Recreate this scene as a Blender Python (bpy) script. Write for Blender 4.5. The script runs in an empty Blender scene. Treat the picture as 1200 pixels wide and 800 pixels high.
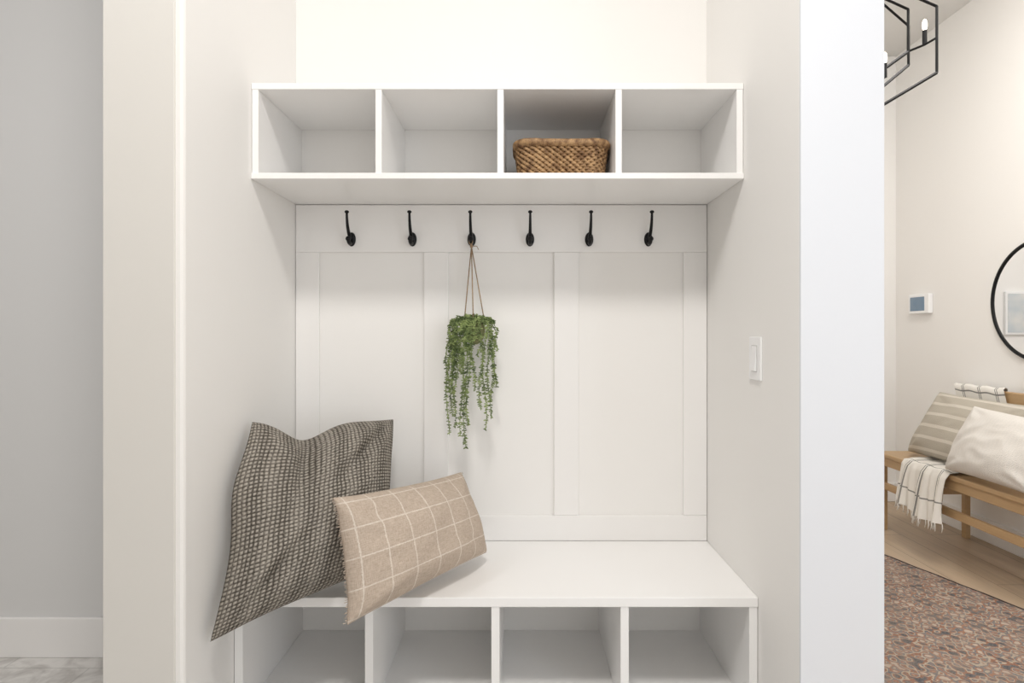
import bpy, bmesh, math, random
from mathutils import Vector, Matrix, noise
random.seed(4)
scene = bpy.context.scene
col = scene.collection
F = 707.0
CZ = 1.16

# ------------------------------------------------------------ materials
def new_mat(name, base=(0.8,0.8,0.8), rough=0.5, metallic=0.0, spec=0.5):
    m = bpy.data.materials.new(name); m.use_nodes = True
    b = m.node_tree.nodes["Principled BSDF"]
    b.inputs["Base Color"].default_value = (*base, 1)
    b.inputs["Roughness"].default_value = rough
    b.inputs["Metallic"].default_value = metallic
    b.inputs["Specular IOR Level"].default_value = spec
    return m
def N(m, t, **kw):
    n = m.node_tree.nodes.new(t)
    for k, v in kw.items():
        if k.startswith("i_"): n.inputs[k[2:].replace("_", " ")].default_value = v
        else: setattr(n, k, v)
    return n
def L(m, a, b): m.node_tree.links.new(a, b)
def bsdf(m): return m.node_tree.nodes["Principled BSDF"]
def math_n(m, op, a=None, b=None):
    n = N(m, "ShaderNodeMath", operation=op)
    for i, v in enumerate((a, b)):
        if v is None: continue
        if isinstance(v, (int, float)): n.inputs[i].default_value = v
        else: L(m, v, n.inputs[i])
    return n.outputs[0]
def mix(m, fac, c1, c2):
    n = N(m, "ShaderNodeMix", data_type='RGBA')
    for idx, v in ((0, fac), (6, c1), (7, c2)):
        if isinstance(v, (int, float)): n.inputs[idx].default_value = v
        elif isinstance(v, tuple): n.inputs[idx].default_value = (*v, 1)
        else: L(m, v, n.inputs[idx])
    return n.outputs[2]
def bump(m, h, strength=0.3, dist=0.002):
    n = N(m, "ShaderNodeBump"); n.inputs["Strength"].default_value = strength
    n.inputs["Distance"].default_value = dist
    L(m, h, n.inputs["Height"]); L(m, n.outputs[0], bsdf(m).inputs["Normal"])

def paint(name, c, rough, b=0.05):
    m = new_mat(name, c, rough, spec=0.4)
    tc = N(m, "ShaderNodeTexCoord")
    no = N(m, "ShaderNodeTexNoise"); no.inputs["Scale"].default_value = 180
    L(m, tc.outputs["Object"], no.inputs["Vector"])
    c2 = tuple(x*0.985 for x in c)
    L(m, mix(m, no.outputs[0], c, c2), bsdf(m).inputs["Base Color"])
    bump(m, no.outputs[0], b, 0.001)
    return m
M_wall = paint("wall_paint", (0.925, 0.908, 0.882), 0.6)
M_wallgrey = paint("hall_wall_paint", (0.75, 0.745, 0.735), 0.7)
M_trim = paint("trim_paint", (0.925, 0.908, 0.888), 0.3, 0.02)
M_shelf = paint("shelf_paint", (0.96, 0.948, 0.932), 0.32, 0.02)
M_dim_pillar = paint("dim_pillar_tone", (0.745, 0.72, 0.675), 0.5, 0.02)  # darker cream puts the weaker light on the left pillar into the colour
M_daylit_pillar = paint("daylit_pillar_tone", (0.80, 0.825, 0.87), 0.5, 0.02)  # bluish tone paints the daylight on the right pillar into the colour
M_ceil = paint("ceiling_paint", (0.78, 0.77, 0.75), 0.8)
M_black = new_mat("black_metal", (0.012, 0.012, 0.013), 0.45, 0.6)
M_plastic = new_mat("white_plastic", (0.93, 0.93, 0.93), 0.3)
M_groove = new_mat("shadow_gap", (0.6, 0.59, 0.58), 0.6)

def wood(name, c1, c2, axis=1, scale=18):
    m = new_mat(name, c1, 0.45)
    tc = N(m, "ShaderNodeTexCoord")
    mp = N(m, "ShaderNodeMapping")
    s = [scale, scale, scale]; s[axis] = scale*0.07
    mp.inputs["Scale"].default_value = s
    L(m, tc.outputs["Object"], mp.inputs[0])
    no = N(m, "ShaderNodeTexNoise"); no.inputs["Scale"].default_value = 3; no.inputs["Detail"].default_value = 6
    L(m, mp.outputs[0], no.inputs["Vector"])
    L(m, mix(m, no.outputs[0], c1, c2), bsdf(m).inputs["Base Color"])
    return m
M_oak = wood("bench_oak", (0.58, 0.40, 0.22), (0.44, 0.28, 0.14))

def floorwood():
    m = new_mat("oak_floor", rough=0.4)
    tc = N(m, "ShaderNodeTexCoord")
    mp = N(m, "ShaderNodeMapping"); mp.inputs["Rotation"].default_value = (0, 0, math.pi/2)
    L(m, tc.outputs["Object"], mp.inputs[0])
    br = N(m, "ShaderNodeTexBrick")
    br.inputs["Scale"].default_value = 1.0
    br.inputs["Brick Width"].default_value = 1.4; br.inputs["Row Height"].default_value = 0.17
    br.inputs["Mortar Size"].default_value = 0.0018
    br.inputs["Color1"].default_value = (0.67, 0.515, 0.365, 1)
    br.inputs["Color2"].default_value = (0.58, 0.435, 0.295, 1)
    br.inputs["Mortar"].default_value = (0.28, 0.19, 0.12, 1)
    L(m, mp.outputs[0], br.inputs["Vector"])
    mp2 = N(m, "ShaderNodeMapping"); mp2.inputs["Scale"].default_value = (25, 1.5, 1)
    L(m, tc.outputs["Object"], mp2.inputs[0])
    no = N(m, "ShaderNodeTexNoise"); no.inputs["Scale"].default_value = 2; no.inputs["Detail"].default_value = 6
    L(m, mp2.outputs[0], no.inputs["Vector"])
    mm = N(m, "ShaderNodeMix", data_type='RGBA', blend_type='MULTIPLY'); mm.inputs[0].default_value = 0.35
    L(m, br.outputs[0], mm.inputs[6]); L(m, no.outputs[0], mm.inputs[7])
    L(m, mm.outputs[2], bsdf(m).inputs["Base Color"])
    return m
M_floorwood = floorwood()
def marble():
    m = new_mat("marble_tile", rough=0.35)
    tc = N(m, "ShaderNodeTexCoord")
    no = N(m, "ShaderNodeTexNoise"); no.inputs["Scale"].default_value = 9; no.inputs["Detail"].default_value = 8
    no.inputs["Distortion"].default_value = 1.4
    L(m, tc.outputs["Object"], no.inputs["Vector"])
    r = N(m, "ShaderNodeValToRGB")
    r.color_ramp.elements[0].position = 0.35; r.color_ramp.elements[0].color = (0.48, 0.455, 0.43, 1)
    r.color_ramp.elements[1].position = 0.62; r.color_ramp.elements[1].color = (0.75, 0.73, 0.70, 1)
    L(m, no.outputs[0], r.inputs[0])
    br = N(m, "ShaderNodeTexBrick"); br.inputs["Scale"].default_value = 1
    br.inputs["Brick Width"].default_value = 0.6; br.inputs["Row Height"].default_value = 0.3
    br.inputs["Mortar Size"].default_value = 0.003
    br.inputs["Color1"].default_value = br.inputs["Color2"].default_value = (1, 1, 1, 1)
    br.inputs["Mortar"].default_value = (0.8, 0.8, 0.8, 1)
    L(m, tc.outputs["Object"], br.inputs["Vector"])
    mm = N(m, "ShaderNodeMix", data_type='RGBA', blend_type='MULTIPLY'); mm.inputs[0].default_value = 1
    L(m, r.outputs[0], mm.inputs[6]); L(m, br.outputs[0], mm.inputs[7])
    L(m, mm.outputs[2], bsdf(m).inputs["Base Color"])
    return m
M_marble = marble()

def uvsep(m):
    uv = N(m, "ShaderNodeUVMap"); s = N(m, "ShaderNodeSeparateXYZ")
    L(m, uv.outputs[0], s.inputs[0]); return uv, s
def fabric_base(m, sheen=0.2):
    b = bsdf(m); b.inputs["Roughness"].default_value = 0.95
    b.inputs["Specular IOR Level"].default_value = 0.1
def m_bigpillow():
    m = new_mat("waffle_weave_fabric"); fabric_base(m)
    uv, s = uvsep(m)
    nu, nv = 42, 54
    nw_ = N(m, "ShaderNodeTexNoise"); nw_.inputs["Scale"].default_value = 10
    L(m, uv.outputs[0], nw_.inputs["Vector"])
    wob = math_n(m, 'MULTIPLY', math_n(m, 'SUBTRACT', nw_.outputs[0], 0.5), 1.0)
    pu = math_n(m, 'ADD', math_n(m, 'MULTIPLY', s.outputs[0], nu*math.pi), wob)
    pv = math_n(m, 'ADD', math_n(m, 'MULTIPLY', s.outputs[1], nv*math.pi), wob)
    su = math_n(m, 'ABSOLUTE', math_n(m, 'SINE', pu))
    sv = math_n(m, 'ABSOLUTE', math_n(m, 'SINE', pv))
    no = N(m, "ShaderNodeTexNoise"); no.inputs["Scale"].default_value = 80; no.inputs["Detail"].default_value = 4
    L(m, uv.outputs[0], no.inputs["Vector"])
    a = math_n(m, 'MULTIPLY', su, sv)
    a = math_n(m, 'ADD', a, math_n(m, 'MULTIPLY', math_n(m, 'SUBTRACT', no.outputs[0], 0.5), 1.35))
    bd_ = math_n(m, 'SINE', math_n(m, 'MULTIPLY', s.outputs[0], 7*2*math.pi))
    a = math_n(m, 'ADD', a, math_n(m, 'MULTIPLY', bd_, 0.10))
    mr = N(m, "ShaderNodeMapRange"); mr.inputs[1].default_value = -0.02; mr.inputs[2].default_value = 0.88
    L(m, a, mr.inputs[0])
    L(m, mix(m, mr.outputs[0], (0.10, 0.088, 0.073), (0.50, 0.455, 0.395)), bsdf(m).inputs["Base Color"])
    bump(m, math_n(m, 'MULTIPLY', su, sv), 0.8, 0.006)
    return m
M_big = m_bigpillow()
def line_mask(m, coord, n, w, off=0.0):
    f = math_n(m, 'FRACT', math_n(m, 'ADD', math_n(m, 'MULTIPLY', coord, n), off))
    d = math_n(m, 'ABSOLUTE', math_n(m, 'SUBTRACT', f, 0.5))
    return math_n(m, 'LESS_THAN', d, w)
def m_smallpillow():
    m = new_mat("windowpane_fabric"); fabric_base(m)
    uv, s = uvsep(m)
    nl = N(m, "ShaderNodeTexNoise"); nl.inputs["Scale"].default_value = 70
    L(m, uv.outputs[0], nl.inputs["Vector"])
    j = math_n(m, 'MULTIPLY', math_n(m, 'SUBTRACT', nl.outputs[0], 0.5), 0.010)
    l1 = line_mask(m, math_n(m, 'ADD', s.outputs[0], j), 7.0, 0.025, 0.1); l2 = line_mask(m, math_n(m, 'ADD', s.outputs[1], j), 4.6, 0.023, 0.3)
    k = math_n(m, 'MAXIMUM', l1, l2)
    def thread(sc):
        mp = N(m, "ShaderNodeMapping"); mp.inputs["Scale"].default_value = sc
        L(m, uv.outputs[0], mp.inputs[0])
        no = N(m, "ShaderNodeTexNoise"); no.inputs["Scale"].default_value = 1.0; no.inputs["Detail"].default_value = 3
        L(m, mp.outputs[0], no.inputs["Vector"]); return no.outputs[0]
    t = math_n(m, 'MULTIPLY', math_n(m, 'ADD', thread((260, 22, 1)), thread((30, 160, 1))), 0.5)
    mr = N(m, "ShaderNodeMapRange"); mr.inputs[1].default_value = 0.36; mr.inputs[2].default_value = 0.64
    L(m, t, mr.inputs[0])
    b = mix(m, mr.outputs[0], (0.62, 0.52, 0.43), (0.45, 0.36, 0.285))
    k2 = math_n(m, 'MULTIPLY', math_n(m, 'MULTIPLY', k, math_n(m, 'ADD', 0.5, nl.outputs[0])), 0.52)
    L(m, mix(m, k2, b, (0.85, 0.79, 0.71)), bsdf(m).inputs["Base Color"])
    bump(m, mr.outputs[0], 0.5, 0.0015)
    return m
M_small = m_smallpillow()
def m_stripe(name, base, line, n, w, axis=0, fac=0.8):
    m = new_mat(name); fabric_base(m)
    uv, s = uvsep(m)
    k = math_n(m, 'MULTIPLY', line_mask(m, s.outputs[axis], n, w), fac)
    no = N(m, "ShaderNodeTexNoise"); no.inputs["Scale"].default_value = 110
    L(m, uv.outputs[0], no.inputs["Vector"])
    b = mix(m, no.outputs[0], base, tuple(x*0.8 for x in base))
    L(m, mix(m, k, b, line), bsdf(m).inputs["Base Color"])
    bump(m, no.outputs[0], 0.7, 0.004)
    return m
M_stripepillow = m_stripe("striped_linen", (0.55, 0.50, 0.42), (0.74, 0.69, 0.61), 6, 0.13, 1, 0.7)
M_whitepillow = m_stripe("white_linen", (0.85, 0.815, 0.765), (0.80, 0.76, 0.71), 30, 0.2, 0, 0.5)
def m_throw():
    m = new_mat("throw_fabric"); fabric_base(m)
    uv, s = uvsep(m)
    a = line_mask(m, s.outputs[1], 3.0, 0.022); b2 = line_mask(m, s.outputs[1], 3.0, 0.022, 0.1)
    c = line_mask(m, s.outputs[0], 5.0, 0.016)
    k = math_n(m, 'MAXIMUM', math_n(m, 'MAXIMUM', a, b2), c)
    L(m, mix(m, math_n(m, 'MULTIPLY', k, 0.75), (0.83, 0.80, 0.745), (0.06, 0.06, 0.06)), bsdf(m).inputs["Base Color"])
    return m
M_throw = m_throw()
def m_rug():
    m = new_mat("oriental_rug_pile"); fabric_base(m)
    uv = N(m, "ShaderNodeUVMap")
    s = N(m, "ShaderNodeSeparateXYZ"); L(m, uv.outputs[0], s.inputs[0])
    U, V = s.outputs[0], s.outputs[1]
    def nz(sc, seed, detail=4, dist=0.6):
        mp = N(m, "ShaderNodeMapping"); mp.inputs["Location"].default_value = (seed, seed, 0)
        L(m, uv.outputs[0], mp.inputs[0])
        no = N(m, "ShaderNodeTexNoise"); no.inputs["Scale"].default_value = sc
        no.inputs["Detail"].default_value = detail; no.inputs["Distortion"].default_value = dist
        L(m, mp.outputs[0], no.inputs["Vector"]); return no.outputs[0]
    wob = math_n(m, 'MULTIPLY', nz(5, 1.3), 1.2)
    def sn(c, f): return math_n(m, 'SINE', math_n(m, 'ADD', math_n(m, 'MULTIPLY', c, f), wob))
    p1 = math_n(m, 'MULTIPLY', sn(U, 32), sn(V, 28))
    D1 = math_n(m, 'ADD', U, V); D2 = math_n(m, 'SUBTRACT', U, V)
    p2 = math_n(m, 'MULTIPLY', sn(D1, 78), sn(D2, 78))
    p3 = math_n(m, 'MULTIPLY', sn(U, 130), sn(V, 118))
    f = math_n(m, 'ADD', math_n(m, 'MULTIPLY', p1, 0.22), math_n(m, 'MULTIPLY', p2, 0.22))
    f = math_n(m, 'ADD', f, math_n(m, 'MULTIPLY', p3, 0.08))
    f = math_n(m, 'ADD', f, math_n(m, 'MULTIPLY', math_n(m, 'SUBTRACT', nz(30, 5.0, 3, 0.1), 0.5), 0.85))
    f = math_n(m, 'ADD', f, 0.5)
    r = N(m, "ShaderNodeValToRGB"); r.color_ramp.interpolation = 'LINEAR'
    e = r.color_ramp.elements
    e[0].position = 0.12; e[0].color = (0.07, 0.075, 0.09, 1)
    e[1].position = 0.30; e[1].color = (0.12, 0.12, 0.13, 1)
    for p, c in ((0.34, (0.30, 0.13, 0.08)), (0.42, (0.27, 0.125, 0.08)), (0.46, (0.50, 0.42, 0.33)), (0.52, (0.43, 0.36, 0.28)), (0.56, (0.11, 0.115, 0.13)), (0.63, (0.19, 0.195, 0.21)), (0.67, (0.34, 0.16, 0.10)), (0.75, (0.32, 0.16, 0.10)), (0.80, (0.52, 0.43, 0.35))):
        x = e.new(p); x.color = (*c, 1)
    L(m, f, r.inputs[0])
    no2 = nz(170, 9)
    worn = N(m, "ShaderNodeMapRange"); worn.inputs[1].default_value = 0.40; worn.inputs[2].default_value = 0.70; worn.inputs[3].default_value = 0.08; worn.inputs[4].default_value = 0.55
    L(m, nz(12, 2.2, 6), worn.inputs[0])
    c0 = mix(m, worn.outputs[0], r.outputs[0], (0.34, 0.27, 0.22))
    mr = N(m, "ShaderNodeMapRange"); mr.inputs[1].default_value = 0.45; mr.inputs[2].default_value = 0.85; mr.inputs[4].default_value = 0.55
    L(m, no2, mr.inputs[0])
    mm = mix(m, mr.outputs[0], c0, (0.42, 0.37, 0.31))
    edge = math_n(m, 'LESS_THAN', U, 0.014)
    L(m, mix(m, edge, mm, (0.06, 0.045, 0.045)), bsdf(m).inputs["Base Color"])
    bump(m, no2, 0.8, 0.004)
    return m
M_rug = m_rug()
def m_noise(name, c1, c2, sc, rough=0.6):
    m = new_mat(name, c1, rough)
    tc = N(m, "ShaderNodeTexCoord")
    no = N(m, "ShaderNodeTexNoise"); no.inputs["Scale"].default_value = sc; no.inputs["Detail"].default_value = 3
    L(m, tc.outputs["Object"], no.inputs["Vector"])
    r = N(m, "ShaderNodeValToRGB"); r.color_ramp.elements[0].position = 0.35; r.color_ramp.elements[1].position = 0.65
    r.color_ramp.elements[0].color = (*c1, 1); r.color_ramp.elements[1].color = (*c2, 1)
    L(m, no.outputs[0], r.inputs[0]); L(m, r.outputs[0], bsdf(m).inputs["Base Color"])
    return m
M_wicker = m_noise("wicker", (0.17, 0.085, 0.034), (0.50, 0.31, 0.15), 55, 0.55)
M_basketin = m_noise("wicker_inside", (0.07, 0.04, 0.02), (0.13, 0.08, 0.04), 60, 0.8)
M_leaf = m_noise("succulent_leaf", (0.065, 0.105, 0.028), (0.33, 0.41, 0.15), 45, 0.5)
M_moss = m_noise("moss_pot", (0.14, 0.16, 0.06), (0.32, 0.32, 0.16), 90, 0.9)
M_rope = m_noise("jute_cord", (0.30, 0.20, 0.12), (0.45, 0.32, 0.20), 200, 0.9)
M_mirror = new_mat("mirror_glass", (0.92, 0.93, 0.94), 0.02, 1.0)
M_screen = m_noise("thermostat_screen", (0.16, 0.25, 0.36), (0.22, 0.31, 0.41), 8, 0.2)
M_art = m_noise("seascape_canvas", (0.50, 0.58, 0.64), (0.78, 0.78, 0.76), 5, 0.8)
M_bulb = new_mat("bulb_glass", (1, 0.9, 0.75), 0.3)
bsdf(M_bulb).inputs["Emission Color"].default_value = (1, 0.9, 0.75, 1)
bsdf(M_bulb).inputs["Emission Strength"].default_value = 5

# ------------------------------------------------------------ helpers
def add_mesh(name, bm, mat, smooth=False, parent=None, recalc=True):
    if recalc: bmesh.ops.recalc_face_normals(bm, faces=bm.faces)
    me = bpy.data.meshes.new(name); bm.to_mesh(me); bm.free()
    if smooth:
        for p in me.polygons: p.use_smooth = True
    me.materials.append(mat)
    o = bpy.data.objects.new(name, me); col.objects.link(o)
    if parent: attach(o, parent)
    return o
def attach(o, p):
    o.parent = p
    o.matrix_parent_inverse = Matrix.Translation(-Vector(p.location))
def empty(name, loc, label=None, cat=None, group=None):
    e = bpy.data.objects.new(name, None); e.location = loc; e.empty_display_size = 0.05
    col.objects.link(e); tag(e, label, cat, group); return e
def tag(o, label=None, cat=None, group=None, kind=None):
    if label: o["label"] = label
    if cat: o["category"] = cat
    if group: o["group"] = group
    if kind: o["kind"] = kind
    return o
def bm_box(bm, x0, x1, y0, y1, z0, z1, bevel=0.0, seg=2, skipedges=None):
    vs = [bm.verts.new((x, y, z)) for x in (x0, x1) for y in (y0, y1) for z in (z0, z1)]
    idx = [(0,1,3,2),(4,6,7,5),(0,4,5,1),(2,3,7,6),(0,2,6,4),(1,5,7,3)]
    fs = [bm.faces.new([vs[i] for i in f]) for f in idx]
    if bevel > 0:
        es = set(e for f in fs for e in f.edges)
        bmesh.ops.bevel(bm, geom=list(es), offset=bevel, segments=seg, affect='EDGES', profile=0.5)
def box(name, x0, x1, y0, y1, z0, z1, mat, bevel=0.0, seg=2, parent=None, kind=None, smooth=False):
    bm = bmesh.new(); bm_box(bm, x0, x1, y0, y1, z0, z1, bevel, seg)
    o = add_mesh(name, bm, mat, smooth, parent)
    if kind: o["kind"] = kind
    return o
def bm_tube(bm, pts, rad, seg=8, closed=False, up=None):
    pts = [Vector(p) for p in pts]; n = len(pts)
    if isinstance(rad, (int, float)): rad = [rad]*n
    rings = []; prev = None
    for i, p in enumerate(pts):
        if closed: t = pts[(i+1) % n]-pts[i-1]
        else: t = pts[min(i+1, n-1)]-pts[max(i-1, 0)]
        t.normalize()
        if prev is None:
            a = Vector((0, 0, 1)) if abs(t.z) < 0.9 else Vector((0, 1, 0))
            if up: a = Vector(up)
            nn = (a - t*a.dot(t)).normalized()
        else:
            nn = (prev - t*prev.dot(t)).normalized()
        prev = nn; bn = t.cross(nn)
        rings.append([bm.verts.new(p + (nn*math.cos(2*math.pi*k/seg)+bn*math.sin(2*math.pi*k/seg))*rad[i]) for k in range(seg)])
    for i in range(n if closed else n-1):
        a = rings[i]; b = rings[(i+1) % n]
        for k in range(seg):
            bm.faces.new((a[k], a[(k+1) % seg], b[(k+1) % seg], b[k]))
    if not closed:
        bm.faces.new(rings[0][::-1]); bm.faces.new(rings[-1])
def bm_ell(bm, c, r, sub=2, rot=None):
    M = Matrix.Translation(c) @ (rot if rot else Matrix.Identity(4)) @ Matrix.Diagonal((*r, 1))
    bmesh.ops.create_icosphere(bm, subdivisions=sub, radius=1, matrix=M)

# ------------------------------------------------------------ room shell
XL, XR, YB = -0.765, 0.634, 2.057
YF = 1.370
H = 3.1
XW = 2.62; YW = 4.21
box("floor", -3.5, 0.73, -2.6, 2.25, -0.1, 0, M_marble, kind="structure")
f2 = box("floor_foyer", 0.73, XW+0.1, -2.6, YW+0.1, -0.1, 0.0, M_floorwood, kind="structure")
box("ceiling", -3.5, XW+0.1, -2.6, YW+0.1, H, H+0.1, M_ceil, kind="structure")
box("wall_back", XL-0.02, XR+0.02, YB, YB+0.12, 0, H, M_wall, kind="structure")
box("wall_left", XL-0.178, XL, YF, YB+0.13, 0, H, M_wall, 0.008, 2, kind="structure")
box("wall_right", XR, XR+0.192, YF, YW, 0, H, M_wall, 0.004, 3, kind="structure")
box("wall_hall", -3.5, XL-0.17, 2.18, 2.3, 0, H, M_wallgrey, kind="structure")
box("wall_hall_end", -3.6, -3.5, -2.6, 2.3, 0, H, M_wallgrey, kind="structure")
box("hall_light_blocker", -3.5, -0.25, -1.3, -1.18, 0, H, M_wall, kind="structure")  # unseen wall added behind the camera to cut light on the left pillar
box("wall_foyer_side", XW, XW+0.12, -2.6, YW+0.1, 0, H, M_wall, kind="structure")
box("wall_foyer_back", XR+0.1, XW+0.1, YW, YW+0.12, 0, H, M_wall, kind="structure")
box("baseboard_hall", -3.5, XL-0.179, 2.166, 2.18, 0, 0.142, M_trim, 0.003, kind="structure")
box("baseboard_foyer_side", XW-0.014, XW, -2.6, YW, 0, 0.13, M_trim, 0.003, kind="structure")
box("baseboard_foyer_back", XR+0.192, XW-0.014, YW-0.014, YW, 0, 0.13, M_trim, 0.003, kind="structure")
box("trim_20", XL-0.180, XL-0.018, YF-0.006, YF+0.003, 0, H, M_dim_pillar, 0.002, 2, kind="structure")  # thin board added to carry the dimmer left pillar tone
box("trim_21", XR+0.0005, XR+0.190, YF-0.004, YF+0.003, 0, H, M_daylit_pillar, 0.001, 2, kind="structure")  # thin board added to carry the daylit right pillar tone
# wainscot
S = 343.7
def bx(px): return (px-610)/S
def bz(py): return CZ-(py-392)/S
T = 0.010
y0 = YB-T
tn = 1
def trim(x0, x1, z0, z1):
    global tn
    box("trim_%d" % tn, x0, x1, y0, YB, z0, z1, M_trim, 0.0025, 2, kind="structure"); tn += 1
zt, zb = bz(296), bz(603)
trim(XL+0.001, XR-0.001, zt, 1.6005)
trim(XL+0.001, XR-0.001, 0.461, zb)
for a, b in ((347.5, 375), (497, 526), (649, 678), (800, 827.5)):
    trim(max(bx(a), XL+0.001), min(bx(b), XR-0.001), zb, zt)

# ------------------------------------------------------------ shelf unit
g = 0.0005
ys = 1.714
sh = empty("cubby_shelf", (0, 1.88, 1.602), "white painted wall shelf with four open cubbies", "shelf")
box("top_panel", XL+g, XR-g, ys, YB-g, 1.857, 1.875, M_shelf, 0.0015, 2, sh)
box("bottom_panel", XL+g, XR-g, ys-0.004, YB-g, 1.602, 1.619, M_shelf, 0.0015, 2, sh)
for xx in (XL+0.0105, -0.4036, -0.057, 0.279, XR-0.0105):
    box("divider", xx-0.009, xx+0.009, ys+0.001, YB-g, 1.619, 1.857, M_shelf, 0.001, 2, sh)

# ------------------------------------------------------------ bench
yb = 1.607
be = empty("storage_bench", (0, 1.83, 0), "white built-in mudroom bench with open cubbies below", "bench")
box("seat", XL+g, XR-g, yb, YB-g, 0.434, 0.46, M_shelf, 0.002, 2, be)
box("bottom_panel", XL+g, XR-g, yb+0.004, YB-g, 0.135, 0.153, M_shelf, 0.001, 2, be)
box("toe_kick", XL+g, XR-g, yb+0.03, yb+0.045, 0.0, 0.135, M_shelf, 0.001, 2, be)
for xx in (XL+0.0125, -0.4045, -0.067, 0.278, XR-0.0125):
    box("divider", xx-0.011, xx+0.011, yb+0.003, YB-g, 0.153, 0.434, M_shelf, 0.001, 2, be)

# ------------------------------------------------------------ hooks
def hook_parts():
    bm = bmesh.new()
    bm_ell(bm, (0, 0, 0.0), (0.0145, 0.006, 0.024), 3)
    plate = bm
    bm = bmesh.new()
    pts = []; rr = []
    for i in range(15):
        t = i/14
        y = -0.004-0.052*math.sin(t*math.pi/2)**1.0 - 0.0
        z = 0.0 + 0.004*t + 0.078*t**1.7
        pts.append((0, y, z)); rr.append(0.0068-0.003*t)
    bm_tube(bm, pts, rr, 10)
    bm_ell(bm, (0, pts[-1][1], pts[-1][2]), (0.0075, 0.0075, 0.0055), 2)
    up = bm
    bm = bmesh.new()
    pts = []; rr = []
    for i in range(13):
        t = i/12; a = t*math.pi*0.95
        pts.append((0, -0.004-0.018*(1-math.cos(a)), -0.008-0.012*math.sin(a)+0.006*t)); rr.append(0.0062)
    bm_tube(bm, pts, rr, 10)
    bm_ell(bm, pts[-1], (0.009, 0.009, 0.009), 2)
    return plate, up, bm
pl, up, lo = hook_parts()
hz = bz(281)
hxs = [(413-610)/S, (484-610)/S, (553-610)/S, (621-610)/S, (690-610)/S, (759-610)/S]
h0 = empty("coat_hook", (0, 0, 0), "black metal double coat hook on the white rail", "hook", "row of black coat hooks")
hp = [add_mesh("back_plate", pl, M_black, True, h0), add_mesh("upper_prong", up, M_black, True, h0), add_mesh("lower_prong", lo, M_black, True, h0)]
for i, x in enumerate(hxs):
    if i == 0: e = h0
    else:
        e = h0.copy(); col.objects.link(e)
        for c in hp:
            d = c.copy(); col.objects.link(d); d.parent = e
    e.location = (x, y0-0.001, hz)
for i, e in enumerate([o for o in col.objects if o.name.startswith("coat_hook")]):
    if abs(e.location.x - hxs[2]) < 1e-4: e["label"] = "black metal coat hook carrying the hanging plant"

# ------------------------------------------------------------ switch
sy, sz = 1.62, 1.096
sw = empty("light_switch", (XR, sy, sz), "white rocker light switch on the niche side wall", "light switch")
box("cover_plate", XR-0.006, XR, sy-0.039, sy+0.039, sz-0.058, sz+0.058, M_plastic, 0.002, 3, sw)
box("rocker_frame", XR-0.0075, XR-0.006, sy-0.0185, sy+0.0185, sz-0.0355, sz+0.0355, M_groove, 0, 2, sw)
bm = bmesh.new()
bm_box(bm, XR-0.010, XR-0.006, sy-0.0165, sy+0.0165, sz-0.0335, sz+0.0335, 0.001, 2)
for v in bm.verts:
    if v.co.x < XR-0.0075: v.co.x += 0.002*(v.co.z-sz)/0.033
add_mesh("rocker", bm, M_plastic, False, sw)

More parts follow.
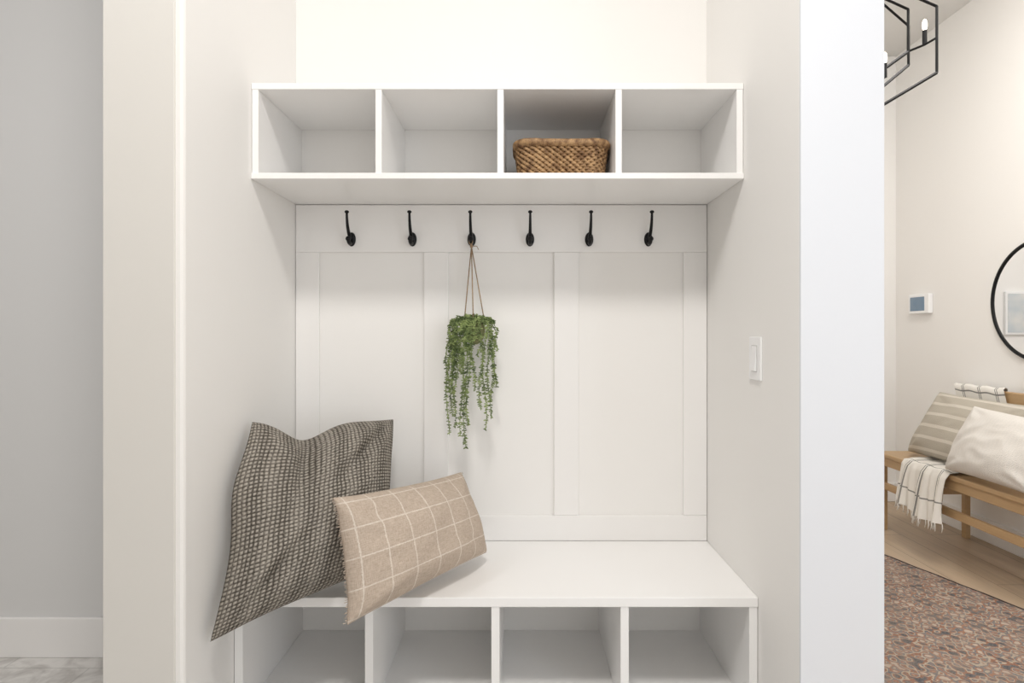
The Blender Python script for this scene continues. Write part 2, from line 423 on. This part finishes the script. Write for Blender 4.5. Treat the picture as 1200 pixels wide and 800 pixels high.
# ------------------------------------------------------------ pillows
def pillow(name, BL, BR, TR, TL, thick, mat, pinch=0.07, dent=None, seed=0, n=60, wr=0.006, ex=0.5, back=1.0, fray=None, folds=(), bulge_left=0.0):
    BL, BR, TR, TL = map(Vector, (BL, BR, TR, TL))
    nrm = ((BR-BL).cross(TL-BL) + (TR-TL).cross(TR-BR)).normalized()
    ax_u = ((BR-BL)+(TR-TL)).normalized(); ax_v = ((TL-BL)+(TR-BR)).normalized()
    bm = bmesh.new(); uvl = bm.loops.layers.uv.new("UVMap")
    def pos(u, v, side):
        uu = u*(1-pinch*(1-abs(v)**3)*abs(u)**1.5); vv = v*(1-pinch*(1-abs(u)**3)*abs(v)**1.5)
        cr = 0.012*(abs(u)*abs(v))**8
        uu *= 1-cr; vv *= 1-cr
        s2, t2 = (uu+1)/2, (vv+1)/2
        p = BL*(1-s2)*(1-t2)+BR*s2*(1-t2)+TR*s2*t2+TL*(1-s2)*t2
        th_ = thick if side == 1 else thick*back
        h = th_*((1-abs(u)**2.2)*(1-abs(v)**2.2))**ex*(1-0.15*v)
        q = Vector((u*1.3, v*1.3, seed*3.7+side))
        m_ = (1-u**4)*(1-v**4)
        h += wr*2.2*noise.noise(q*1.3)*m_
        h += wr*1.4*(1-abs(noise.noise(q*2.1+Vector((5, 1, 2))))*4)*m_*0.5
        for (fu, fv, fa, fl, fw, fd) in folds:
            du_, dv_ = u-fu, v-fv
            al = du_*math.cos(fa)+dv_*math.sin(fa); ac = -du_*math.sin(fa)+dv_*math.cos(fa)
            h -= fd*math.exp(-(ac/fw)**2)*math.exp(-(al/fl)**2)*m_*(1 if side == 1 else 0)
            h += fd*0.6*math.exp(-((ac-fw*1.7)/fw)**2)*math.exp(-(al/fl)**2)*m_*(1 if side == 1 else 0)
        r = math.hypot(abs(u)-1, abs(v)-1)
        ang = math.atan2(1-abs(v), 1-abs(u)+1e-6)
        h += wr*1.2*math.sin(ang*8+seed+(3 if u > 0 else 0)+(1.7 if v > 0 else 0))*math.exp(-((r-0.4)/0.28)**2)*min(1, (1-abs(u))*5)*min(1, (1-abs(v))*5)
        p = p+nrm*h*side
        p = p+nrm*0.010*noise.noise(Vector((u*1.8+seed, v*1.8, 0)))*max(abs(u), abs(v))**6
        if bulge_left and u < 0:
            p = p+Vector((-0.25, -1, 0))*bulge_left*u*u*math.exp(-((v-0.35)/0.40)**2)
        if dent:
            du, dw, dd = dent
            k = math.exp(-((u-du)/dw)**2)*((1+v)/2)**3
            p = p-ax_v*dd*k
            if abs(v) < 1: p = p-nrm*side*h*0.45*math.exp(-((u-du)/(dw*0.6))**2)*((1+v)/2)**2
        return p
    vf = {}
    for i in range(n+1):
        for j in range(n+1):
            u = math.sin((i/n-0.5)*math.pi); v = math.sin((j/n-0.5)*math.pi)
            e = i in (0, n) or j in (0, n)
            for side in (1, -1):
                if e and side == -1: vf[(i, j, -1)] = vf[(i, j, 1)]
                else: vf[(i, j, side)] = bm.verts.new(pos(u, v, side))
    for side in (1, -1):
        for i in range(n):
            for j in range(n):
                ks = [(i, j), (i+1, j), (i+1, j+1), (i, j+1)]
                if side == -1: ks = ks[::-1]
                f = bm.faces.new([vf[(a, b, side)] for a, b in ks])
                for l, (a, b) in zip(f.loops, ks):
                    l[uvl].uv = ((math.sin((a/n-0.5)*math.pi)*0.75+(a/n-0.5)*2*0.25+1)/2, (math.sin((b/n-0.5)*math.pi)*0.75+(b/n-0.5)*2*0.25+1)/2)
    if fray:
        r_ = random.Random(seed)
        for uu in (-1, 1):
            for k in range(fray):
                v = -0.97+1.94*k/(fray-1)
                p0 = pos(uu, v, 1); d = ax_u*uu
                p1 = p0+d*r_.uniform(0.005, 0.011)+ax_v*r_.uniform(-0.003, 0.003)+nrm*r_.uniform(-0.002, 0.002)
                bm_tube(bm, [p0-d*0.002, p0.lerp(p1, 0.5), p1], 0.0009, 3)
    o = add_mesh(name, bm, mat, True, recalc=False)
    return o
p = pillow("throw_pillow", (-0.747, 1.444, 0.420), (-0.385, 1.71, 0.50), (-0.407, 1.945, 0.890), (-0.738, 1.660, 0.925), 0.135, M_big, 0.055, (-0.34, 0.36, 0.050), 1, wr=0.007, ex=0.42, back=0.45, bulge_left=0.040,
           folds=((-0.30, 0.6, 1.45, 0.40, 0.10, 0.036), (-0.55, -0.62, 0.75, 0.4, 0.09, 0.030), (0.5, 0.55, 0.75, 0.4, 0.09, 0.026), (-0.78, 0.1, 1.5, 0.5, 0.08, 0.014)))
tag(p, "large square pillow in grey-brown waffle weave fabric", "pillow")
p = pillow("lumbar_pillow", (-0.414, 1.440, 0.464), (-0.104, 1.86, 0.488), (-0.188, 1.912, 0.726), (-0.474, 1.512, 0.752), 0.095, M_small, 0.065, None, 2, wr=0.003, ex=0.43, back=0.35, fray=70,
           folds=((0.6, -0.5, 2.4, 0.35, 0.09, 0.008), (-0.7, 0.55, 2.4, 0.3, 0.09, 0.008)))
tag(p, "rectangular beige lumbar pillow with cream windowpane lines", "pillow")

# ------------------------------------------------------------ basket
bk = empty("wicker_basket", (0.123, 1.86, 1.6192), "brown woven wicker basket on the upper shelf", "basket")
def rrect(hx, hy, r, n=160):
    pts = []
    segs = [(hx-r, hy-r, 0), (-(hx-r), hy-r, 90), (-(hx-r), -(hy-r), 180), (hx-r, -(hy-r), 270)]
    poly = []
    for cx, cy, a0 in segs:
        for k in range(13):
            a = math.radians(a0+k*90/12); poly.append(Vector((cx+r*math.cos(a), cy+r*math.sin(a), 0)))
    ln = [0]
    for i in range(len(poly)): ln.append(ln[-1]+(poly[(i+1) % len(poly)]-poly[i]).length)
    tot = ln[-1]; j = 0
    for k in range(n):
        d = tot*k/n
        while ln[j+1] < d: j += 1
        f = (d-ln[j])/(ln[j+1]-ln[j])
        pts.append(poly[j].lerp(poly[(j+1) % len(poly)], f))
    return pts
bm = bmesh.new()
C = Vector((0.123, 1.862, 0)); rows = 13
nst = 80
for r in range(rows):
    t = r/(rows-1)
    hx = 0.123+0.010*t; hy = 0.092+0.010*t
    base = rrect(hx, hy, 0.058, nst*6)
    z = 1.6242+0.0073*r
    pts = []
    for k, q in enumerate(base):
        ph = math.pi*k/6 + r*math.pi
        nr = q.normalized()
        pts.append(C+q+nr*0.0032*math.sin(ph)+Vector((0, 0, z+0.0018*math.sin(ph*1.0+0.8))))
    bm_tube(bm, pts, 0.0047, 6, True)
for k in range(nst):
    b0 = rrect(0.123, 0.092, 0.058, nst)[k]; b1 = rrect(0.133, 0.102, 0.058, nst)[k]
    bm_tube(bm, [C+b0+Vector((0, 0, 1.621)), C+b1+Vector((0, 0, 1.714))], 0.0022, 5)
add_mesh("woven_body", bm, M_wicker, True, bk)
bm = bmesh.new()
rb = rrect(0.136, 0.106, 0.060, 400)
for s in range(4):
    pts = []
    for k, q in enumerate(rb):
        a = 2*math.pi*(k*34/400+s/4); nr = q.normalized()
        bow = 0.007*(abs(q.x)/0.136)**2.5
        pts.append(C+q+nr*0.0062*math.cos(a)+Vector((0, 0, 1.7190+bow+0.0066*math.sin(a))))
    bm_tube(bm, pts, 0.0052, 6, True)
add_mesh("braided_rim", bm, M_wicker, True, bk)
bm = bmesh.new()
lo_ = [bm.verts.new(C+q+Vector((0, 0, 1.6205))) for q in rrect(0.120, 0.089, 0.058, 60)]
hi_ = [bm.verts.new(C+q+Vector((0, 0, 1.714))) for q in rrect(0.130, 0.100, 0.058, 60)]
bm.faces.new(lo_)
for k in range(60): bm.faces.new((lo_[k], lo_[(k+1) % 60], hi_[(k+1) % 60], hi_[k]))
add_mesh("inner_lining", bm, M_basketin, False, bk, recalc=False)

# ------------------------------------------------------------ hanging plant
hk = Vector((hxs[2], y0-0.030, hz-0.016))
pc = Vector((-0.152, 1.975, 1.174))
pe = empty("hanging_plant", (pc.x, pc.y, pc.z-0.05), "trailing green succulent in a small pot hung by jute cord", "plant")
bm = bmesh.new()
kn = Vector((hk.x+0.002, hk.y-0.004, hk.z-0.012))
bm_tube(bm, [hk+Vector((math.cos(a)*0.006, -0.006+0*a, math.sin(a)*0.012+0.006)) for a in [i*math.pi/6 for i in range(12)]], 0.0016, 6, True)
for a in (0.1, 2.9, 4.7):
    e = pc+Vector((math.cos(a)*0.034, math.sin(a)*0.03, 0.028))
    bm_tube(bm, [kn, kn.lerp(e, 0.5)+Vector((0, 0, 0)), e], 0.0020, 6)
bm_ell(bm, kn, (0.0055, 0.0055, 0.007), 2)
bm_tube(bm, [kn, kn+Vector((0.018, -0.002, 0.0)), kn+Vector((0.024, -0.002, -0.012))], 0.0013, 5)
add_mesh("cord", bm, M_rope, True, pe)
bm = bmesh.new()
prof = [(0.010, -0.046), (0.024, -0.038), (0.034, -0.020), (0.037, 0.004), (0.035, 0.028), (0.031, 0.028), (0.028, 0.020), (0.0, 0.020)]
rings = []
for r, z in prof:
    rings.append([bm.verts.new(pc+Vector((max(r, 0.0005)*math.cos(a*math.pi/12), max(r, 0.0005)*math.sin(a*math.pi/12), z))) for a in range(24)])
for a, b in zip(rings, rings[1:]):
    for k in range(24): bm.faces.new((a[k], a[(k+1) % 24], b[(k+1) % 24], b[k]))
bm.faces.new(rings[0])
add_mesh("pot", bm, M_moss, True, pe)
bm = bmesh.new()
def leaf(p, d, s):
    d = d.normalized()
    q = d.to_track_quat('Z', 'Y').to_matrix().to_4x4()
    bm_ell(bm, p+d*s*0.8, (s*0.42, s*0.42, s), 1, q)
rn = random.Random(11)
mains = [(-0.236, 0.835), (-0.226, 0.89), (-0.214, 0.86), (-0.240, 0.97), (-0.176, 0.797), (-0.188, 0.835), (-0.166, 0.87), (-0.114, 0.855), (-0.100, 0.89), (-0.092, 0.94), (-0.084, 0.99), (-0.126, 0.92), (-0.208, 0.97), (-0.18, 0.96), (-0.150, 0.98)]
for k in range(16): mains.append((-0.156+rn.choice((-1, 1))*rn.uniform(0.030, 0.085), rn.uniform(1.02, 1.12)))
for k in range(7): mains.append((-0.156+rn.uniform(-0.035, 0.035), rn.uniform(1.09, 1.15)))
for xe, ze in mains:
    dx = xe-pc.x
    a = math.acos(max(-1, min(1, dx/0.088)))*(-1 if (rn.random() < 0.7 or abs(dx) < 0.035) else 1)
    st = pc+Vector((rn.uniform(-0.012, 0.012), rn.uniform(-0.012, 0.012), 0.022))
    rim = pc+Vector((dx*0.75, math.sin(a)*0.038, 0.034+rn.uniform(0, 0.014)))
    out = pc+Vector((dx*0.98, math.sin(a)*0.055, 0.0))
    end = Vector((xe, min(out.y, y0-0.016)+rn.uniform(-0.008, 0.004), ze))
    pts = []
    for i in range(5): t = i/5; pts.append(st.lerp(rim, t)+Vector((0, 0, 0.006*math.sin(t*math.pi))))
    for i in range(4): t = i/4; pts.append(rim.lerp(out, t)+Vector((0, 0, 0.008*math.sin(t*math.pi))))
    nn = max(3, int((out.z-ze)/0.0125)); ph = rn.uniform(0, 6)
    for i in range(nn+1):
        t = i/nn
        pts.append(out.lerp(end, t)+Vector((0.006*math.sin(t*7+ph), 0.003*math.cos(t*6+ph), 0)))
    bm_tube(bm, pts, 0.0011, 4)
    for i in range(len(pts)-1):
        for h in (0.0, 0.4, 0.7):
            p0 = pts[i].lerp(pts[i+1], h)
            a = rn.uniform(0, 6.28)
            for s in (0, math.pi):
                if rn.random() < 0.25: continue
                d = Vector((math.cos(a+s), math.sin(a+s)*0.8, rn.uniform(-0.7, 0.2)))
                leaf(p0, d, rn.uniform(0.0038, 0.0062))
for k in range(135):
    a = rn.uniform(0, 6.28); r = rn.uniform(0, 0.060)
    p0 = pc+Vector((math.cos(a)*r*1.05, math.sin(a)*r*0.85, 0.046-r*0.35+rn.uniform(-0.008, 0.006)))
    leaf(p0, Vector((math.cos(a), math.sin(a), rn.uniform(0.1, 1.3))), rn.uniform(0.005, 0.008))
tag(add_mesh("foliage", bm, M_leaf, True, pe, recalc=False), kind="stuff")

# ------------------------------------------------------------ foyer bench
X0, X1 = 2.14, 2.56; Y0, Y1 = 2.48, 3.64
YK = 3.48
fb = empty("wooden_bench", (2.35, 2.95, 0), "light oak bench with backrest against the foyer wall", "bench")
box("seat", X0, X1-0.03, Y0, Y1, 0.435, 0.46, M_oak, 0.005, 2, fb)
box("front_apron", X0+0.012, X0+0.034, Y0+0.03, Y1-0.03, 0.385, 0.435, M_oak, 0.003, 2, fb)
box("back_rail", X1-0.03, X1, Y0, YK, 0.765, 0.862, M_oak, 0.006, 2, fb)
for yy, y2 in ((Y0+0.005, Y0+0.005), (Y1-0.05, YK-0.05)):
    box("leg", X0+0.004, X0+0.046, yy, yy+0.045, 0, 0.4355, M_oak, 0.004, 2, fb)
    box("back_post", X1-0.030, X1, y2, y2+0.034, 0, 0.85, M_oak, 0.004, 2, fb)
    box("side_stretcher", X0+0.04, X1-0.03, y2+0.006, y2+0.028, 0.25, 0.285, M_oak, 0.003, 2, fb)
box("front_stretcher", X0+0.012, X0+0.034, Y0+0.04, Y1-0.04, 0.245, 0.285, M_oak, 0.003, 2, fb)
for k in range(5):
    yy = Y0+0.15+k*0.165
    box("back_slat", X1-0.022, X1-0.008, yy, yy+0.03, 0.46, 0.777, M_oak, 0.003, 2, fb)
# throw
bm = bmesh.new(); uvl = bm.loops.layers.uv.new("UVMap")
path = [(2.605, 0.66), (2.59, 0.74), (2.578, 0.82), (2.572, 0.866), (2.545, 0.876), (2.515, 0.868), (2.512, 0.80), (2.508, 0.68), (2.50, 0.56), (2.47, 0.482), (2.38, 0.474), (2.28, 0.474), (2.18, 0.474), (2.13, 0.470), (2.117, 0.44), (2.112, 0.39), (2.108, 0.33), (2.104, 0.27), (2.10, 0.22)]
dense = []
for a, b in zip(path, path[1:]):
    for i in range(4): dense.append((a[0]+(b[0]-a[0])*i/4, a[1]+(b[1]-a[1])*i/4))
dense.append(path[-1])
nw = 60; gv = []
for i, (x, z) in enumerate(dense):
    row = []; t = i/(len(dense)-1)
    for j in range(nw+1):
        s = j/nw
        hang = max(0, (t-0.70)/0.30)
        yy = 2.985+0.36*s + 0.24*max(0, 1-t/0.72) + 0.015*math.sin(t*9)+0.014*hang*math.sin(s*17)
        fx = hang*(0.020*math.sin(s*22+t*3)+0.014*math.sin(s*37+1+t*2))
        row.append(bm.verts.new((x-abs(fx)*1.2-0.004*hang, yy, z+0.003*(1+math.sin(s*18+t*6))*(1-hang) - hang*0.035*s*math.sin(s*5))))
    gv.append(row)
for i in range(len(dense)-1):
    for j in range(nw):
        f = bm.faces.new((gv[i][j], gv[i+1][j], gv[i+1][j+1], gv[i][j+1]))
        for l, (a, b) in zip(f.loops, ((i, j), (i+1, j), (i+1, j+1), (i, j+1))):
            l[uvl].uv = (a/(len(dense)-1), b/nw)
for j in range(0, nw+1, 2):
    p0 = gv[-1][j].co.copy()
    bm_tube(bm, [p0, p0+Vector((0.002, 0.002*math.sin(j), -0.02)), p0+Vector((-0.002, 0.004*math.sin(j*2), -0.04))], 0.0025, 4)
o = add_mesh("throw_blanket", bm, M_throw, True)
tag(o, "cream throw blanket with black stripes draped over bench", "blanket")
p = pillow("bench_pillow", (2.25, 3.50, 0.482), (2.25, 2.90, 0.482), (2.43, 2.82, 0.82), (2.43, 3.50, 0.83), 0.09, M_stripepillow, 0.05, None, 3, back=0.6, wr=0.004, ex=0.42)
tag(p, "beige striped pillow leaning on the oak bench back", "pillow")
p = pillow("bench_pillow", (2.13, 3.03, 0.485), (2.13, 2.49, 0.485), (2.26, 2.47, 0.79), (2.27, 3.02, 0.805), 0.08, M_whitepillow, 0.05, None, 5, back=0.6, wr=0.004, ex=0.42,
           folds=((-0.5, 0.1, 0.9, 0.4, 0.08, 0.012),))
tag(p, "plain white pillow in front of the striped pillow", "pillow")

# ------------------------------------------------------------ rug
bm = bmesh.new(); uvl = bm.loops.layers.uv.new("UVMap")
A = Vector((1.905, 3.154, 0)); d1 = Vector((0.312, -0.95, 0)).normalized(); d2 = Vector((-0.95, -0.312, 0)).normalized()
LW, LL = 1.07, 1.8; nu, nv = 30, 50
for zz in (0.012,):
    gr = [[bm.verts.new(A+d2*LW*i/nu+d1*LL*j/nv+Vector((0, 0, zz+0.001*math.sin(i*1.3+j)))) for j in range(nv+1)] for i in range(nu+1)]
for i in range(nu):
    for j in range(nv):
        f = bm.faces.new((gr[i][j], gr[i][j+1], gr[i+1][j+1], gr[i+1][j]))
        for l, (a, b) in zip(f.loops, ((i, j), (i, j+1), (i+1, j+1), (i+1, j))): l[uvl].uv = (a/nu*LW, b/nv*LL)
bd = [gr[0][j] for j in range(nv+1)]+[gr[i][nv] for i in range(1, nu+1)]+[gr[nu][j] for j in range(nv-1, -1, -1)]+[gr[i][0] for i in range(nu-1, 0, -1)]
lowv = [bm.verts.new((v.co.x, v.co.y, 0.0)) for v in bd]
for k in range(len(bd)): bm.faces.new((bd[k], lowv[k], lowv[(k+1) % len(bd)], bd[(k+1) % len(bd)]))
o = add_mesh("area_rug", bm, M_rug, False)
tag(o, "faded oriental rug in rust, navy and beige on wood floor", "rug")

# ------------------------------------------------------------ mirror, thermostat, art
mc = Vector((XW-0.012, 3.025, 1.335)); R = 0.305
me_ = empty("round_mirror", (XW, mc.y, mc.z), "round wall mirror with thin black frame above bench", "mirror")
bm = bmesh.new()
bm_tube(bm, [mc+Vector((0, math.cos(a)*R, math.sin(a)*R)) for a in [i*2*math.pi/96 for i in range(96)]], 0.0115, 8, True, up=(1, 0, 0))
add_mesh("mirror_frame", bm, M_black, True, me_)
bm = bmesh.new()
bmesh.ops.create_cone(bm, cap_ends=True, segments=96, radius1=R-0.004, radius2=R-0.004, depth=0.006, matrix=Matrix.Translation(mc) @ Matrix.Rotation(math.pi/2, 4, 'Y'))
add_mesh("mirror_glass", bm, M_mirror, False, me_)
ty, tz = 3.93, 1.16+(392-356)/F*3.93
th = empty("thermostat", (XW, ty, tz), "white wall thermostat with a lit colour screen", "thermostat")
box("thermostat_body", XW-0.03, XW, ty-0.10, ty+0.10, tz-0.064, tz+0.064, M_plastic, 0.006, 3, th)
box("screen", XW-0.0315, XW-0.029, ty-0.06, ty+0.08, tz-0.045, tz+0.045, M_screen, 0.001, 2, th)
ar = empty("framed_picture", (1.6, YW, 1.3), "pale seascape canvas on the foyer wall", "picture")
box("picture_frame", 1.30, 1.84, YW-0.02, YW, 1.16, 1.46, M_plastic, 0.003, 2, ar)
box("canvas", 1.315, 1.825, YW-0.022, YW-0.0195, 1.175, 1.445, M_art, 0, 2, ar)

# ------------------------------------------------------------ chandelier
cx = 1.30; cyy = 2.6
ch = empty("chandelier", (cx, cyy, 2.2), "black open-frame metal chandelier with candle bulbs", "chandelier")
def chfr(hw, yo, yi, zt_, zu, zl, zb_, inner):
    bm = bmesh.new()
    P = [(cx+hw, yo, zu), (cx+hw, yo, zl), (cx+inner, yi, zb_), (cx-inner, yi, zb_), (cx-hw, yo, zl), (cx-hw, yo, zu), (cx-inner, yi, zt_), (cx+inner, yi, zt_)]
    for a, b in zip(P, P[1:]+P[:1]):
        bm_tube(bm, [a, b], 0.0065, 4)
    add_mesh("frame", bm, M_black, False, ch)
    return P
P1 = chfr(0.425, 2.50, 2.56, 2.72, 2.52, 2.245, 2.04, 0.08)
P2 = chfr(0.385, 2.62, 2.56, 2.70, 2.50, 2.33, 2.08, 0.08)
P3 = chfr(0.345, 2.56, 2.56, 2.66, 2.54, 2.36, 2.17, 0.08)
bm = bmesh.new(); bm_tube(bm, [(cx, 2.56, 2.04), (cx, 2.56, H-0.02)], 0.007, 8)
bmesh.ops.create_cone(bm, cap_ends=True, segments=32, radius1=0.07, radius2=0.07, depth=0.025, matrix=Matrix.Translation((cx, 2.56, H-0.0125)))
add_mesh("stem", bm, M_black, False, ch)
for bxp, bzp in ((cx+0.415, 2.39), (cx+0.245, 2.25), (cx-0.245, 2.25), (cx-0.415, 2.39)):
    bm = bmesh.new(); bm_tube(bm, [(bxp, 2.56, bzp), (bxp, 2.56, bzp+0.06)], 0.009, 12)
    sg = 1 if bxp > cx else -1
    if abs(bxp-cx) > 0.3:
        bm_tube(bm, [(cx+sg*0.425, 2.50, bzp), (bxp, 2.56, bzp), (cx+sg*0.385, 2.62, bzp)], 0.005, 6)
    else:
        bm_tube(bm, [(bxp, 2.56, bzp), (cx, 2.56, bzp-0.03)], 0.005, 6)
    add_mesh("candle_sleeve", bm, M_black, False, ch)
    bm = bmesh.new(); bm_ell(bm, (bxp, 2.56, bzp+0.083), (0.010, 0.010, 0.026), 2); add_mesh("bulb", bm, M_bulb, True, ch)

# ------------------------------------------------------------ lights
def area(name, loc, target, sx, sy_, power, color=(1, 1, 1), shape='RECTANGLE'):
    d = bpy.data.lights.new(name, 'AREA'); d.shape = shape; d.size = sx
    if shape != 'DISK': d.size_y = sy_
    d.energy = power; d.color = color
    o = bpy.data.objects.new(name, d); o.location = loc
    o.rotation_euler = (Vector(target)-Vector(loc)).to_track_quat('-Z', 'Y').to_euler(); col.objects.link(o)
    return o
area("hall_ceiling_light", (-0.05, 0.2, 3.04), (-0.05, 0.9, 0), 0.40, 0.40, 31, (1, 0.97, 0.93), 'DISK')
area("pillar_daylight_fill", (2.2, -0.9, 1.5), (0.8, 1.6, 1.2), 0.9, 2.0, 13, (0.80, 0.89, 1.0))  # unseen cool daylight from the right, set close to brighten the right pillar
area("foyer_fill_light", (1.7, 2.2, 3.04), (1.9, 2.6, 0), 0.8, 0.8, 28, (1, 0.965, 0.92), 'DISK')  # overhead fill added to brighten the foyer wall, no fixture
area("hallway_fill_light", (-1.9, 0.6, 3.04), (-1.9, 0.8, 0), 0.5, 0.5, 12, (0.98, 0.98, 1.0), 'DISK')  # unseen fill added to lift the left hall wall, no fixture
w = bpy.data.worlds.new("World"); scene.world = w; w.use_nodes = True
w.node_tree.nodes["Background"].inputs[0].default_value = (1.0, 0.992, 0.98, 1)
w.node_tree.nodes["Background"].inputs[1].default_value = 1.2
scene.view_settings.view_transform = 'Standard'

# ------------------------------------------------------------ camera
cam = bpy.data.cameras.new("Camera"); co = bpy.data.objects.new("Camera", cam); col.objects.link(co)
co.location = (0, 0, CZ); co.rotation_euler = (math.pi/2, 0, 0)
cam.sensor_width = 36; cam.lens = F/1200*36
cam.shift_x = -10/1200; cam.shift_y = -8/1200
cam.clip_start = 0.05
scene.camera = co
